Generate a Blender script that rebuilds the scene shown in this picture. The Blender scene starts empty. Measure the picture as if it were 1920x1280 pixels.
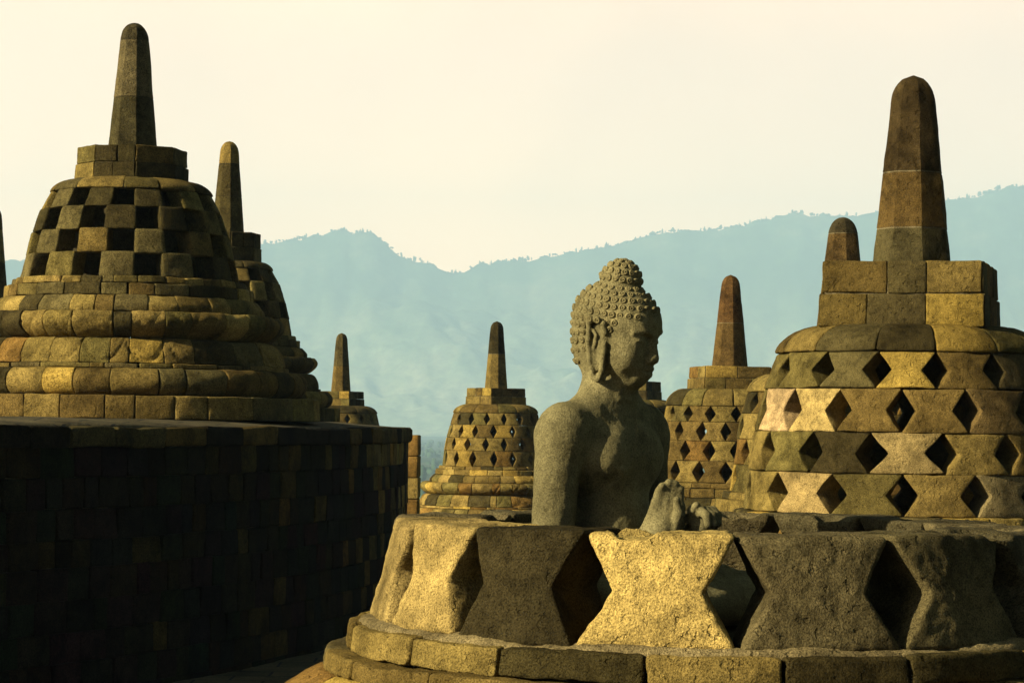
import bpy, math, random
import numpy as np
from mathutils import Matrix, Vector, Euler

scene = bpy.context.scene
R = math.radians

# ------------------------------------------------------------------ camera
FPX = 4500.0                       # focal length in pixels of the 1920 px wide photograph
HORIZON = 795.0
PITCH = math.atan((HORIZON - 640.0) / FPX)
ROLL = 0.014
cam_data = bpy.data.cameras.new('camera')
cam_data.sensor_width = 36.0
cam_data.lens = FPX / 1920.0 * 36.0
cam_data.clip_start = 0.1
cam_data.clip_end = 30000.0
cam = bpy.data.objects.new('camera', cam_data)
scene.collection.objects.link(cam)
CAM_M = Matrix.Rotation(math.pi / 2 + PITCH, 4, 'X') @ Matrix.Rotation(ROLL, 4, 'Z')
cam.matrix_world = CAM_M
scene.camera = cam

# ------------------------------------------------------------------ light
SUN_AZ = R(-62)                    # measured from straight behind the camera, negative = left
SUN_EL = R(24)
to_sun = Vector((math.sin(SUN_AZ) * math.cos(SUN_EL), -math.cos(SUN_AZ) * math.cos(SUN_EL), math.sin(SUN_EL)))
sun_data = bpy.data.lights.new('sun', 'SUN')
sun_data.energy = 5.0
sun_data.angle = R(0.6)
sun_data.color = (1.0, 0.90, 0.74)
sun = bpy.data.objects.new('sun', sun_data)
sun.rotation_euler = to_sun.to_track_quat('Z', 'Y').to_euler()
sun.location = to_sun * 60
scene.collection.objects.link(sun)

world = bpy.data.worlds.new('World')
scene.world = world
world.use_nodes = True
wn, wl = world.node_tree.nodes, world.node_tree.links
wn.clear()
w_out = wn.new('ShaderNodeOutputWorld')
w_sky = wn.new('ShaderNodeTexSky')
w_sky.sky_type = 'NISHITA'
w_sky.sun_disc = False
w_sky.sun_elevation = SUN_EL
w_sky.sun_rotation = math.atan2(to_sun.x, to_sun.y)
w_sky.air_density = 0.25
w_sky.dust_density = 1.0
w_bg = wn.new('ShaderNodeBackground')
w_bg.inputs['Strength'].default_value = 0.05
wl.new(w_sky.outputs[0], w_bg.inputs['Color'])
# bright, cream coloured hazy quarter of the sky over the mountains (opposite the sun's side)
w_tc = wn.new('ShaderNodeTexCoord')
w_sep = wn.new('ShaderNodeSeparateXYZ')
wl.new(w_tc.outputs['Generated'], w_sep.inputs[0])
def wmap(sock, a, b, c, d):
    n = wn.new('ShaderNodeMapRange'); n.interpolation_type = 'SMOOTHSTEP'
    n.inputs[1].default_value = a; n.inputs[2].default_value = b
    n.inputs[3].default_value = c; n.inputs[4].default_value = d
    wl.new(sock, n.inputs[0]); return n.outputs[0]
def wmul(a, b):
    n = wn.new('ShaderNodeMath'); n.operation = 'MULTIPLY'
    wl.new(a, n.inputs[0])
    if isinstance(b, float): n.inputs[1].default_value = b
    else: wl.new(b, n.inputs[1])
    return n.outputs[0]
fwd = wmap(w_sep.outputs['Y'], 0.85, 0.965, 0.0, 1.0)
up = wmap(w_sep.outputs['Z'], 0.22, 0.45, 1.0, 0.0)
glow = wmul(fwd, up)
w_noise = wn.new('ShaderNodeTexNoise'); w_noise.inputs['Scale'].default_value = 6.0; w_noise.inputs['Detail'].default_value = 4.0
wl.new(w_tc.outputs['Generated'], w_noise.inputs['Vector'])
glow = wmul(glow, wmap(w_noise.outputs['Fac'], 0.30, 0.70, 0.90, 1.06))
glow = wmul(glow, wmap(w_sep.outputs['X'], -0.12, 0.22, 1.03, 0.90))
w_mix = wn.new('ShaderNodeMixRGB')
w_mix.inputs[1].default_value = (1.42, 0.79, 0.30, 1)
w_mix.inputs[2].default_value = (0.94, 0.585, 0.295, 1)
wl.new(wmap(w_sep.outputs['Z'], 0.07, 0.16, 0.0, 1.0), w_mix.inputs[0])
w_bg2 = wn.new('ShaderNodeBackground')
wl.new(w_mix.outputs[0], w_bg2.inputs['Color'])
wl.new(wmul(glow, 1.0), w_bg2.inputs['Strength'])
w_add = wn.new('ShaderNodeAddShader')
wl.new(w_bg.outputs[0], w_add.inputs[0]); wl.new(w_bg2.outputs[0], w_add.inputs[1])
wl.new(w_add.outputs[0], w_out.inputs['Surface'])

vs = scene.view_settings
vs.view_transform = 'Standard'
vs.look = 'None'
vs.exposure = 0.92
vs.gamma = 1.0
vs.use_curve_mapping = False
scene.cycles.volume_bounces = 2
scene.cycles.max_bounces = 4
scene.cycles.diffuse_bounces = 1
scene.cycles.use_denoising = True

# ------------------------------------------------------------------ helpers
def P(px, py, depth):
    """world point seen at photo pixel (px, py), at the given distance ahead of the camera"""
    v = CAM_M.to_3x3() @ Vector(((px - 960) / FPX, -(py - 640) / FPX, -1.0))
    return v * (depth / v.y)

def tag(o, label=None, cat=None, group=None, kind=None):
    if label: o['label'] = label
    if cat: o['category'] = cat
    if group: o['group'] = group
    if kind: o['kind'] = kind
    return o

def thing(name, loc, label, cat, group=None, rz=0.0):
    o = bpy.data.objects.new(name, None)
    o.empty_display_size = 0.3
    o.location = loc
    o.rotation_euler = (0, 0, rz)
    scene.collection.objects.link(o)
    return tag(o, label, cat, group)

# smooth value noise, vectorised
_rng = np.random.default_rng(7)
_TAB = _rng.random((32, 32, 32)).astype(np.float32) * 2 - 1
def vnoise(p):
    p = np.asarray(p, dtype=np.float64)
    i = np.floor(p).astype(int); f = p - i
    f = f * f * (3 - 2 * f)
    x0, y0, z0 = [i[..., k] & 31 for k in range(3)]
    x1, y1, z1 = (x0 + 1) & 31, (y0 + 1) & 31, (z0 + 1) & 31
    fx, fy, fz = f[..., 0], f[..., 1], f[..., 2]
    L = lambda a, b, t: a + (b - a) * t
    return L(L(L(_TAB[x0, y0, z0], _TAB[x1, y0, z0], fx), L(_TAB[x0, y1, z0], _TAB[x1, y1, z0], fx), fy),
             L(L(_TAB[x0, y0, z1], _TAB[x1, y0, z1], fx), L(_TAB[x0, y1, z1], _TAB[x1, y1, z1], fx), fy), fz)
def fbm(p, octv=3):
    p = np.asarray(p, dtype=np.float64)
    s, a = 0.0, 1.0
    for k in range(octv):
        s = s + a * vnoise(p * (2.03 ** k) + 11.7 * k); a *= 0.5
    return s

class MB:
    """collects quads with a colour per stone, then links them as one mesh object"""
    def __init__(self): self.v, self.f, self.c, self.n = [], [], [], 0
    def add(self, v, f, col):
        v = np.asarray(v, dtype=np.float32); f = np.asarray(f, dtype=np.int64)
        self.v.append(v); self.f.append(f + self.n); self.n += len(v)
        c = np.ones((len(v), 4), dtype=np.float32); c[:, :3] = col
        self.c.append(c)
    def build(self, name, mat, parent=None, smooth=True, sharp=None):
        v = np.concatenate(self.v); f = np.concatenate(self.f); c = np.concatenate(self.c)
        k = f.shape[1]
        me = bpy.data.meshes.new(name)
        me.vertices.add(len(v)); me.vertices.foreach_set('co', v.ravel())
        me.loops.add(f.size); me.loops.foreach_set('vertex_index', f.ravel().astype(np.int32))
        me.polygons.add(len(f))
        me.polygons.foreach_set('loop_start', np.arange(0, f.size, k, dtype=np.int32))
        at = me.color_attributes.new('Col', 'FLOAT_COLOR', 'POINT')
        at.data.foreach_set('color', c.ravel())
        me.update(); me.validate()
        me.polygons.foreach_set('use_smooth', [smooth] * len(me.polygons))
        if sharp: me.set_sharp_from_angle(angle=R(sharp))
        me.materials.append(mat)
        o = bpy.data.objects.new(name, me)
        scene.collection.objects.link(o)
        if parent: o.parent = parent
        return o

_grids = {}
def box_grid(nu, nv, nw):
    key = (nu, nv, nw)
    if key in _grids: return _grids[key]
    idx, verts, faces = {}, [], []
    def V(a, b, c):
        t = (a, b, c)
        if t not in idx: idx[t] = len(verts); verts.append(t)
        return idx[t]
    for i in range(nu):
        for j in range(nv):
            faces.append((V(i, j, 0), V(i, j + 1, 0), V(i + 1, j + 1, 0), V(i + 1, j, 0)))
            faces.append((V(i, j, nw), V(i + 1, j, nw), V(i + 1, j + 1, nw), V(i, j + 1, nw)))
    for i in range(nu):
        for k in range(nw):
            faces.append((V(i, 0, k), V(i + 1, 0, k), V(i + 1, 0, k + 1), V(i, 0, k + 1)))
            faces.append((V(i, nv, k), V(i, nv, k + 1), V(i + 1, nv, k + 1), V(i + 1, nv, k)))
    for j in range(nv):
        for k in range(nw):
            faces.append((V(0, j, k), V(0, j, k + 1), V(0, j + 1, k + 1), V(0, j + 1, k)))
            faces.append((V(nu, j, k), V(nu, j + 1, k), V(nu, j + 1, k + 1), V(nu, j, k + 1)))
    _grids[key] = (np.array(verts), np.array(faces))
    return _grids[key]

def axis_pts(h, b, n):
    b = min(b, h * 0.45)
    inner = np.linspace(-h + b, h - b, n + 1)
    return np.concatenate([[-h, -h + 0.3 * b], inner, [h - 0.3 * b, h]]), b

def rounded(hx, hy, hz, b, n):
    ax, bx = axis_pts(hx, b, n[0]); ay, by = axis_pts(hy, b, n[1]); az, bz = axis_pts(hz, b, n[2])
    g, f = box_grid(len(ax) - 1, len(ay) - 1, len(az) - 1)
    c = np.stack([ax[g[:, 0]], ay[g[:, 1]], az[g[:, 2]]], 1)
    bb = min(bx, by, bz)
    h = np.array([hx, hy, hz])
    p = np.clip(c, -(h - bb), h - bb)
    e = c - p
    L = np.linalg.norm(e, axis=1, keepdims=True)
    return p + np.where(L > 1e-9, bb * e / np.maximum(L, 1e-9), 0), f

def poly_fn(n, rot):
    """distance factor of a regular n-gon (1 at its corners) at a given angle"""
    st = 2 * math.pi / n
    def fn(th):
        t = np.mod(th - rot, st) - st / 2
        return math.cos(st / 2) / np.cos(t)
    return fn

def block(mb, c, th0, th1, z0, z1, ro, thick, col, waist=0.0, bev=0.015, amp=0.004, freq=9.0,
          n=(6, 2, 5), gap=0.004, poly=None, relief=None, amp2=0.0, tip=0.0, collar=0.0, pits=None, seed=0.0):
    """one stone of a round course: angles are azimuths, 0 = towards the camera, positive = to the right"""
    rf = ro if callable(ro) else (lambda v: ro[0] + (ro[1] - ro[0]) * v)
    rm = float(np.mean(rf(np.linspace(0, 1, 5))))
    ha = 0.5 * (th1 - th0)
    hx = max(ha * rm - gap, 0.01); hz = 0.5 * (z1 - z0) - gap * 0.5; hy = thick / 2
    q, f = rounded(hx, hy, hz, bev, n)
    v = np.clip(q[:, 2] / hz * 0.5 + 0.5, 0, 1)
    u = q[:, 0] / hx
    H = np.ones_like(v)
    if waist:
        w = np.clip(((1 - np.abs(2 * v - 1)) * (1 + tip) - collar) / (1 - collar), 0, 1)
        H = 1 - waist * w
    ang = 0.5 * (th0 + th1) + u * (hx / rm) * H
    rO = rf(v)
    if poly: rO = rO * poly(ang)
    r = rO - hy + q[:, 1]
    if relief is not None:
        out = np.clip((q[:, 1] / hy - 0.2) / 0.6, 0, 1)
        r = r + relief(ang, v) * out
    x = c[0] + r * np.sin(ang); y = c[1] - r * np.cos(ang); z = 0.5 * (z0 + z1) + q[:, 2]
    p = np.stack([x, y, z], 1)
    s = np.array([seed * 1.7, seed * 3.1, seed * 5.3])
    if amp:
        w = p * freq + s
        d = np.stack([fbm(w), fbm(w + 37.2), fbm(w + 71.9)], 1)
        p = p + d * amp
        lo = np.stack([vnoise(w * 0.3), vnoise(w * 0.3 + 5.5), vnoise(w * 0.3 + 9.9)], 1)
        p = p + lo * amp * 1.2
    if amp2:
        w = p * 42.0 + s
        p = p + np.stack([fbm(w, 2), fbm(w + 37.2, 2), fbm(w + 71.9, 2)], 1) * amp2
    if pits is not None:
        p = pits(p, q, hz)
    mb.add(p, f, col)

def straight(mb, ctr, ux, hx, hy, hz, col, bev=0.015, amp=0.004, freq=8.0, n=(5, 4, 4)):
    q, f = rounded(hx, hy, hz, bev, n)
    ux = np.array(ux) / np.linalg.norm(ux); uy = np.array([-ux[1], ux[0], 0])
    p = np.array(ctr) + q[:, :1] * ux + q[:, 1:2] * uy + q[:, 2:] * np.array([0, 0, 1.0])
    w = p * freq
    p = p + np.stack([fbm(w), fbm(w + 37.2), fbm(w + 71.9)], 1) * amp
    mb.add(p, f, col)

def column(mb, c, nsides, rot, secs, per=6, amp=0.003, freq=8.0):
    """faceted tapering shaft; secs = list of (list of (z, r), colour)"""
    st = 2 * math.pi / nsides
    th = rot + np.arange(nsides * per) * (st / per)
    fac = np.minimum(poly_fn(nsides, rot)(th), 0.994)
    m = len(th)
    for prof, col in secs:
        V, F = [], []
        for z, r in prof:
            V.append(np.stack([c[0] + r * fac * np.sin(th), c[1] - r * fac * np.cos(th), np.full(m, z)], 1))
        k = len(prof)
        for i in range(k - 1):
            a = i * m + np.arange(m); b = i * m + (np.arange(m) + 1) % m
            F.append(np.stack([a, b, b + m, a + m], 1))
        p = np.concatenate(V)
        w = p * freq
        p = p + np.stack([fbm(w), fbm(w + 37.2), fbm(w + 71.9) * 0.6], 1) * amp
        # close the ends with a tiny ring
        mb.add(p, np.concatenate(F), col)

# ------------------------------------------------------------------ materials
def new_mat(name):
    m = bpy.data.materials.new(name); m.use_nodes = True
    nt = m.node_tree; nt.nodes.clear()
    out = nt.nodes.new('ShaderNodeOutputMaterial')
    b = nt.nodes.new('ShaderNodeBsdfPrincipled')
    nt.links.new(b.outputs[0], out.inputs['Surface'])
    b.inputs['Roughness'].default_value = 0.92
    b.inputs['Specular IOR Level'].default_value = 0.02
    return m, nt, b, out

def ramp(nt, sock, pts):
    n = nt.nodes.new('ShaderNodeValToRGB')
    e = n.color_ramp.elements
    while len(e) < len(pts): e.new(0.5)
    for el, (pos, c) in zip(e, pts):
        el.position = pos; el.color = (c, c, c, 1) if not isinstance(c, tuple) else (*c, 1)
    nt.links.new(sock, n.inputs[0]); return n.outputs[0]

def tex_noise(nt, scale, detail=5.0, rough=0.6, vec=None):
    n = nt.nodes.new('ShaderNodeTexNoise')
    n.inputs['Scale'].default_value = scale; n.inputs['Detail'].default_value = detail; n.inputs['Roughness'].default_value = rough
    if vec: nt.links.new(vec, n.inputs['Vector'])
    return n.outputs['Fac']

def mul(nt, a, b, fac=1.0):
    n = nt.nodes.new('ShaderNodeMixRGB'); n.blend_type = 'MULTIPLY'; n.inputs[0].default_value = fac
    nt.links.new(a, n.inputs[1]); nt.links.new(b, n.inputs[2]); return n.outputs[0]

def stone_mat(name, grain=1.0, bump=1.0, lichen=0.5, speck=0.9, stain=0.8, mids=1.0):
    m, nt, b, out = new_mat(name)
    tc = nt.nodes.new('ShaderNodeTexCoord').outputs['Object']
    at = nt.nodes.new('ShaderNodeAttribute'); at.attribute_name = 'Col'
    big = tex_noise(nt, 3.2, 6, 0.65, tc)
    mid = tex_noise(nt, 17.0, 6, 0.65, tc)
    fine = tex_noise(nt, 95.0 * grain, 4, 0.7, tc)
    vor = nt.nodes.new('ShaderNodeTexVoronoi'); vor.inputs['Scale'].default_value = 70.0 * grain
    nt.links.new(tc, vor.inputs['Vector'])
    c = mul(nt, at.outputs['Color'], ramp(nt, big, [(0.30, 0.42), (0.5, 0.95), (0.70, 1.35)]))
    c = mul(nt, c, ramp(nt, mid, [(0.30, 0.58), (0.52, 1.0), (0.75, 1.22)]), 0.9)
    c = mul(nt, c, ramp(nt, fine, [(0.34, 0.25), (0.48, 0.95), (0.66, 1.65)]), speck)
    stn = tex_noise(nt, 4.2, 9, 0.68, tc)
    c = mul(nt, c, ramp(nt, stn, [(0.53, 1.0), (0.60, 0.55), (0.72, 0.40)]), stain)
    # grey-green lichen / mortar bloom
    lic = tex_noise(nt, 5.5, 8, 0.7, tc)
    mx = nt.nodes.new('ShaderNodeMixRGB')
    lc = nt.nodes.new('ShaderNodeVectorMath'); lc.operation = 'MULTIPLY_ADD'; lc.inputs[1].default_value = (1.45, 1.55, 1.6); lc.inputs[2].default_value = (0.006, 0.006, 0.003)
    nt.links.new(at.outputs['Color'], lc.inputs[0]); nt.links.new(lc.outputs[0], mx.inputs[2])
    nt.links.new(c, mx.inputs[1])
    nt.links.new(mul(nt, ramp(nt, lic, [(0.56, 0.0), (0.72, lichen)]), ramp(nt, fine, [(0.35, 0.2), (0.6, 1.0)])), mx.inputs[0])
    nt.links.new(mx.outputs[0], b.inputs['Base Color'])
    # bump
    pit = ramp(nt, tex_noise(nt, 30.0, 3, 0.5, tc), [(0.60, 0.0), (0.68, 1.0)])
    bp = nt.nodes.new('ShaderNodeBump'); bp.inputs['Strength'].default_value = 1.0 * bump; bp.inputs['Distance'].default_value = 0.012 / grain
    nt.links.new(fine, bp.inputs['Height'])
    bp2 = nt.nodes.new('ShaderNodeBump'); bp2.inputs['Strength'].default_value = 0.8 * bump * mids; bp2.inputs['Distance'].default_value = 0.02
    nt.links.new(mid, bp2.inputs['Height']); nt.links.new(bp.outputs[0], bp2.inputs['Normal'])
    bp3 = nt.nodes.new('ShaderNodeBump'); bp3.inputs['Strength'].default_value = 0.35 * bump; bp3.inputs['Distance'].default_value = 0.006
    bp3.invert = True
    nt.links.new(ramp(nt, vor.outputs['Distance'], [(0.0, 1.0), (0.35, 0.0)]), bp3.inputs['Height']); nt.links.new(bp2.outputs[0], bp3.inputs['Normal'])
    bp4 = nt.nodes.new('ShaderNodeBump'); bp4.invert = True; bp4.inputs['Strength'].default_value = 0.7 * bump * mids; bp4.inputs['Distance'].default_value = 0.012
    nt.links.new(pit, bp4.inputs['Height']); nt.links.new(bp3.outputs[0], bp4.inputs['Normal'])
    nt.links.new(bp4.outputs[0], b.inputs['Normal'])
    return m

M_STONE = stone_mat('volcanic_stone')
M_NEAR = stone_mat('volcanic_stone_coarse', grain=2.0, bump=1.0, lichen=0.3)
M_STATUE = stone_mat('statue_stone', grain=2.2, bump=0.6, lichen=0.3, speck=0.65, stain=0.35, mids=0.25)

# stone colours (linear albedo)
BROWN = (0.20, 0.132, 0.038); GREY = (0.15, 0.116, 0.046); YELLOW = (0.52, 0.34, 0.075); TAN = (0.33, 0.228, 0.066)
DARK = (0.055, 0.043, 0.017); RUST = (0.26, 0.145, 0.036); OLIVE = (0.19, 0.146, 0.044)
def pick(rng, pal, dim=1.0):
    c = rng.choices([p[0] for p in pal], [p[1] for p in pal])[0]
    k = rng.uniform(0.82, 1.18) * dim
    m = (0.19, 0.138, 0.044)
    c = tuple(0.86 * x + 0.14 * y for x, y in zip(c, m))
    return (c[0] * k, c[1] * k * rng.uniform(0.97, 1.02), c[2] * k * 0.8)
PAL_MID = [(BROWN, 3.2), (GREY, 2.4), (TAN, 2.2), (OLIVE, 2.2), (YELLOW, 0.9), (RUST, 0.3), (DARK, 0.9)]
PAL_GOLD = [(BROWN, 3), (TAN, 3.2), (YELLOW, 1.0), (OLIVE, 1.2), (RUST, 0.9), (DARK, 0.9)]
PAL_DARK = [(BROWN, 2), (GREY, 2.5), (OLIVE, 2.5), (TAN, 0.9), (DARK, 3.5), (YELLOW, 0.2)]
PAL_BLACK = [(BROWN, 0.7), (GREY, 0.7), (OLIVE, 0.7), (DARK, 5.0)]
MORTAR = (0.17, 0.135, 0.06)
SHADE_BLACK = (0.014, 0.011, 0.005)  # near-black that puts the wall's shade into its colour

# ------------------------------------------------------------------ setting: ground, terrace, mountains, haze
FLOOR = -2.05
MON = (-19.05, 26.0)                 # middle of the round terraces
RW = 17.93                           # radius of the upper terrace wall

def grid_mesh(name, X, Y, Z, mat, col=(0.1, 0.1, 0.1), parent=None, smooth=True):
    a, b = X.shape
    mb = MB()
    i = np.arange(a * b).reshape(a, b)
    f = np.stack([i[:-1, :-1], i[1:, :-1], i[1:, 1:], i[:-1, 1:]], -1).reshape(-1, 4)
    mb.add(np.stack([X, Y, Z], -1).reshape(-1, 3), f, col)
    return mb.build(name, mat, parent, smooth)

def ground_mat():
    m, nt, b, out = new_mat('vegetated_ground')
    tc = nt.nodes.new('ShaderNodeTexCoord').outputs['Object']
    n1 = tex_noise(nt, 0.01, 8, 0.65, tc); n2 = tex_noise(nt, 0.15, 5, 0.6, tc)
    c = ramp(nt, n1, [(0.35, (0.030, 0.055, 0.018)), (0.5, (0.06, 0.085, 0.03)), (0.66, (0.13, 0.13, 0.06))])
    c = mul(nt, c, ramp(nt, n2, [(0.3, 0.5), (0.7, 1.3)]))
    nt.links.new(c, b.inputs['Base Color'])
    return m
M_GROUND = ground_mat()
def mountain_mat():
    m, nt, b, out = new_mat('forested_slope')
    tc = nt.nodes.new('ShaderNodeTexCoord').outputs['Object']
    n1 = tex_noise(nt, 0.004, 10, 0.72, tc); n2 = tex_noise(nt, 0.04, 6, 0.7, tc)
    forest = ramp(nt, n1, [(0.36, (0.018, 0.036, 0.014)), (0.52, (0.05, 0.085, 0.028)), (0.68, (0.17, 0.17, 0.08))])
    painted_mist = ramp(nt, n1, [(0.36, (0.10, 0.15, 0.05)), (0.5, (0.28, 0.30, 0.14)), (0.66, (0.42, 0.38, 0.20))])  # pale lower slope: low mist put into the colour
    sep = nt.nodes.new('ShaderNodeSeparateXYZ'); nt.links.new(tc, sep.inputs[0])
    ad = nt.nodes.new('ShaderNodeMath'); ad.operation = 'MULTIPLY_ADD'; ad.inputs[1].default_value = 416.0
    nt.links.new(n1, ad.inputs[0]); nt.links.new(sep.outputs['Z'], ad.inputs[2])
    mr = nt.nodes.new('ShaderNodeMapRange'); mr.inputs[1].default_value = 330.0; mr.inputs[2].default_value = 660.0
    nt.links.new(ad.outputs[0], mr.inputs[0])
    mx = nt.nodes.new('ShaderNodeMixRGB'); nt.links.new(mr.outputs[0], mx.inputs[0]); nt.links.new(painted_mist, mx.inputs[1]); nt.links.new(forest, mx.inputs[2])
    c = mul(nt, mx.outputs[0], ramp(nt, n2, [(0.3, 0.5), (0.7, 1.4)]))
    nt.links.new(c, b.inputs['Base Color'])
    return m
M_MOUNT = mountain_mat()

# ground sheet: hill under the monument falling to a wide plain
rr = np.concatenate([np.linspace(0, 36, 8), np.linspace(40, 200, 25), np.geomspace(230, 14000, 34)])
aa = np.linspace(0, 2 * math.pi, 145)
RR, AA = np.meshgrid(rr, aa, indexing='ij')
GX, GY = MON[0] + RR * np.cos(AA), MON[1] + RR * np.sin(AA)
t = np.clip((RR - 36) / 150.0, 0, 1); t = t * t * (3 - 2 * t)
GZ = -3.6 - 34.0 * t + np.where(RR > 60, 1.5 * vnoise(np.stack([GX, GY, GX * 0], -1) * 0.02), 0)
tag(grid_mesh('ground', GX, GY, GZ, M_GROUND), 'green wooded plain below the monument, fading into haze', 'ground', kind='structure')

# mountains
RIDGE = [(-900, 520), (-500, 500), (0, 488), (250, 470), (480, 459), (520, 452), (560, 447), (600, 440), (640, 431), (662, 437), (690, 436), (706, 441),
         (720, 452), (740, 471), (760, 485), (792, 489), (812, 498), (828, 507), (850, 513), (872, 507), (900, 494), (930, 493), (962, 489),
         (1000, 485), (1050, 475), (1100, 468), (1150, 460), (1200, 448), (1232, 436), (1262, 432), (1300, 433), (1350, 428), (1400, 420),
         (1450, 408), (1490, 397), (1520, 402), (1560, 402), (1600, 404), (1640, 398), (1720, 384), (1780, 375), (1830, 367), (1880, 352), (1930, 350),
         (2300, 372), (2800, 420)]
DR = 8000.0; MS = DR / 5000.0          # distance of the ridge, metres
rp = [P(a, b, DR) for a, b in RIDGE]
rx = np.array([p.x for p in rp]); rz = np.array([p.z for p in rp])
xs = np.arange(-2100, 2100, 9.0) * MS
ts = np.concatenate([np.linspace(0, 1, 90), np.linspace(1, 1.5, 20)[1:]])
XX, TT = np.meshgrid(xs, ts, indexing='ij')
ridge_z = np.interp(XX, rx, rz)
YY = 4150 * MS + (DR - 4150 * MS) * TT
U, W_ = XX / MS, YY / MS
prof = np.where(TT <= 1, 0.15 * TT + 0.85 * TT ** 1.7, 1 - 1.2 * (TT - 1))
base = -39.0
spur = fbm(np.stack([U * 0.0045 + 0.5 * vnoise(np.stack([U * 0.003, W_ * 0.004, U * 0 + 8], -1)), W_ * 0.0032, U * 0], -1), 5)
bulk = fbm(np.stack([U * 0.012 + 40, W_ * 0.009, U * 0], -1), 4)
env = np.clip(TT, 0, 1) * np.clip(1.0 - np.abs(TT - 1) * 0, 0, 1)
fade = np.clip((1 - TT) * 5, 0, 1) * np.clip(TT * 4, 0, 1)
ZZ = base + (ridge_z - base) * prof + MS * fade * (42 * spur + 14 * bulk)
ZZ = np.minimum(ZZ, base + (ridge_z - base) * np.where(TT < 1, 0.35 + 0.65 * TT, 1.0) + 60 * MS * (1 - np.clip(TT, 0, 1)))
# ragged tree tops along the whole slope
ZZ = ZZ + MS * np.clip(TT * 3, 0, 1) * (3.5 * vnoise(np.stack([U * 0.06, W_ * 0.05, U * 0], -1)) + 2.5 * vnoise(np.stack([U * 0.11, W_ * 0.1, U * 0 + 3], -1)))
tag(grid_mesh('mountains', XX, YY, ZZ, M_MOUNT), 'hazy blue-green wooded mountain ridge across the horizon', 'mountains', kind='structure')

# far-off wood: tree crowns on the ridge line, on the slope and on the plain, one mass
def ico():
    ph = (1 + 5 ** 0.5) / 2
    v = [(-1, ph, 0), (1, ph, 0), (-1, -ph, 0), (1, -ph, 0), (0, -1, ph), (0, 1, ph), (0, -1, -ph), (0, 1, -ph), (ph, 0, -1), (ph, 0, 1), (-ph, 0, -1), (-ph, 0, 1)]
    f = [(0, 11, 5), (0, 5, 1), (0, 1, 7), (0, 7, 10), (0, 10, 11), (1, 5, 9), (5, 11, 4), (11, 10, 2), (10, 7, 6), (7, 1, 8), (3, 9, 4), (3, 4, 2), (3, 2, 6), (3, 6, 8), (3, 8, 9), (4, 9, 5), (2, 4, 11), (6, 2, 10), (8, 6, 7), (9, 8, 1)]
    v = np.array(v, float); v /= np.linalg.norm(v[0])
    return v, np.array(f)
IV, IF = ico()
rng = np.random.default_rng(3)
mb = MB()
def crown(x, y, z, r, h):
    for k in range(3):
        o = rng.normal(0, 0.45, 3) * np.array([r, r, h * 0.5])
        s = np.array([r, r, h]) * rng.uniform(0.45, 0.85)
        mb.add(np.array([x, y, z + h * 0.5]) + o + IV * (1 + rng.normal(0, 0.22, (12, 1))) * s, IF, (0.05, 0.08, 0.03))
for _ in range(420):
    x = rng.uniform(-700, 1150) * MS
    if vnoise(np.array([x / MS * 0.02, 0.5, 0.5])) < -0.25 and rng.random() < 0.6: continue
    crown(x, DR + rng.uniform(-6, 6), np.interp(x, rx, rz) - 3, rng.uniform(2.0, 7), rng.choice([3, 4, 5, 7, 11]))
for _ in range(1500):
    y = rng.uniform(240, 4800) ; x = rng.uniform(-0.26, 0.26) * y
    d = math.hypot(x - MON[0], y - MON[1]); tt = min(max((d - 36) / 150.0, 0), 1); tt = tt * tt * (3 - 2 * tt)
    crown(x, y, -3.6 - 34 * tt - 1, rng.uniform(3, 6), rng.uniform(4, 8))
m, nt, b, out = new_mat('far_foliage')
b.inputs['Base Color'].default_value = (0.05, 0.085, 0.03, 1)
tag(mb.build('far_forest', m), 'far-off wood of rounded crowns on the plain and ridge', 'forest', kind='stuff')

# haze
def make_haze():
    mb = MB()
    x0, x1, y0, y1, z0, z1 = -5000, 5000, -150, 8750, -60, 830
    v = [(x, y, z) for x in (x0, x1) for y in (y0, y1) for z in (z0, z1)]
    f = [(0, 1, 3, 2), (4, 6, 7, 5), (0, 4, 5, 1), (2, 3, 7, 6), (0, 2, 6, 4), (1, 5, 7, 3)]
    m = bpy.data.materials.new('haze_air'); m.use_nodes = True
    nt = m.node_tree; nt.nodes.clear()
    out = nt.nodes.new('ShaderNodeOutputMaterial')
    pv = nt.nodes.new('ShaderNodeVolumePrincipled')
    pv.inputs['Color'].default_value = (0.65, 0.91, 0.98, 1)
    pv.inputs['Density'].default_value = 0.00019
    nt.links.new(pv.outputs[0], out.inputs['Volume'])
    mb.add(v, f, (1, 1, 1))
    return tag(mb.build('haze', m, smooth=False), 'thin morning haze over the valley', 'haze', kind='stuff')
make_haze()

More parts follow.
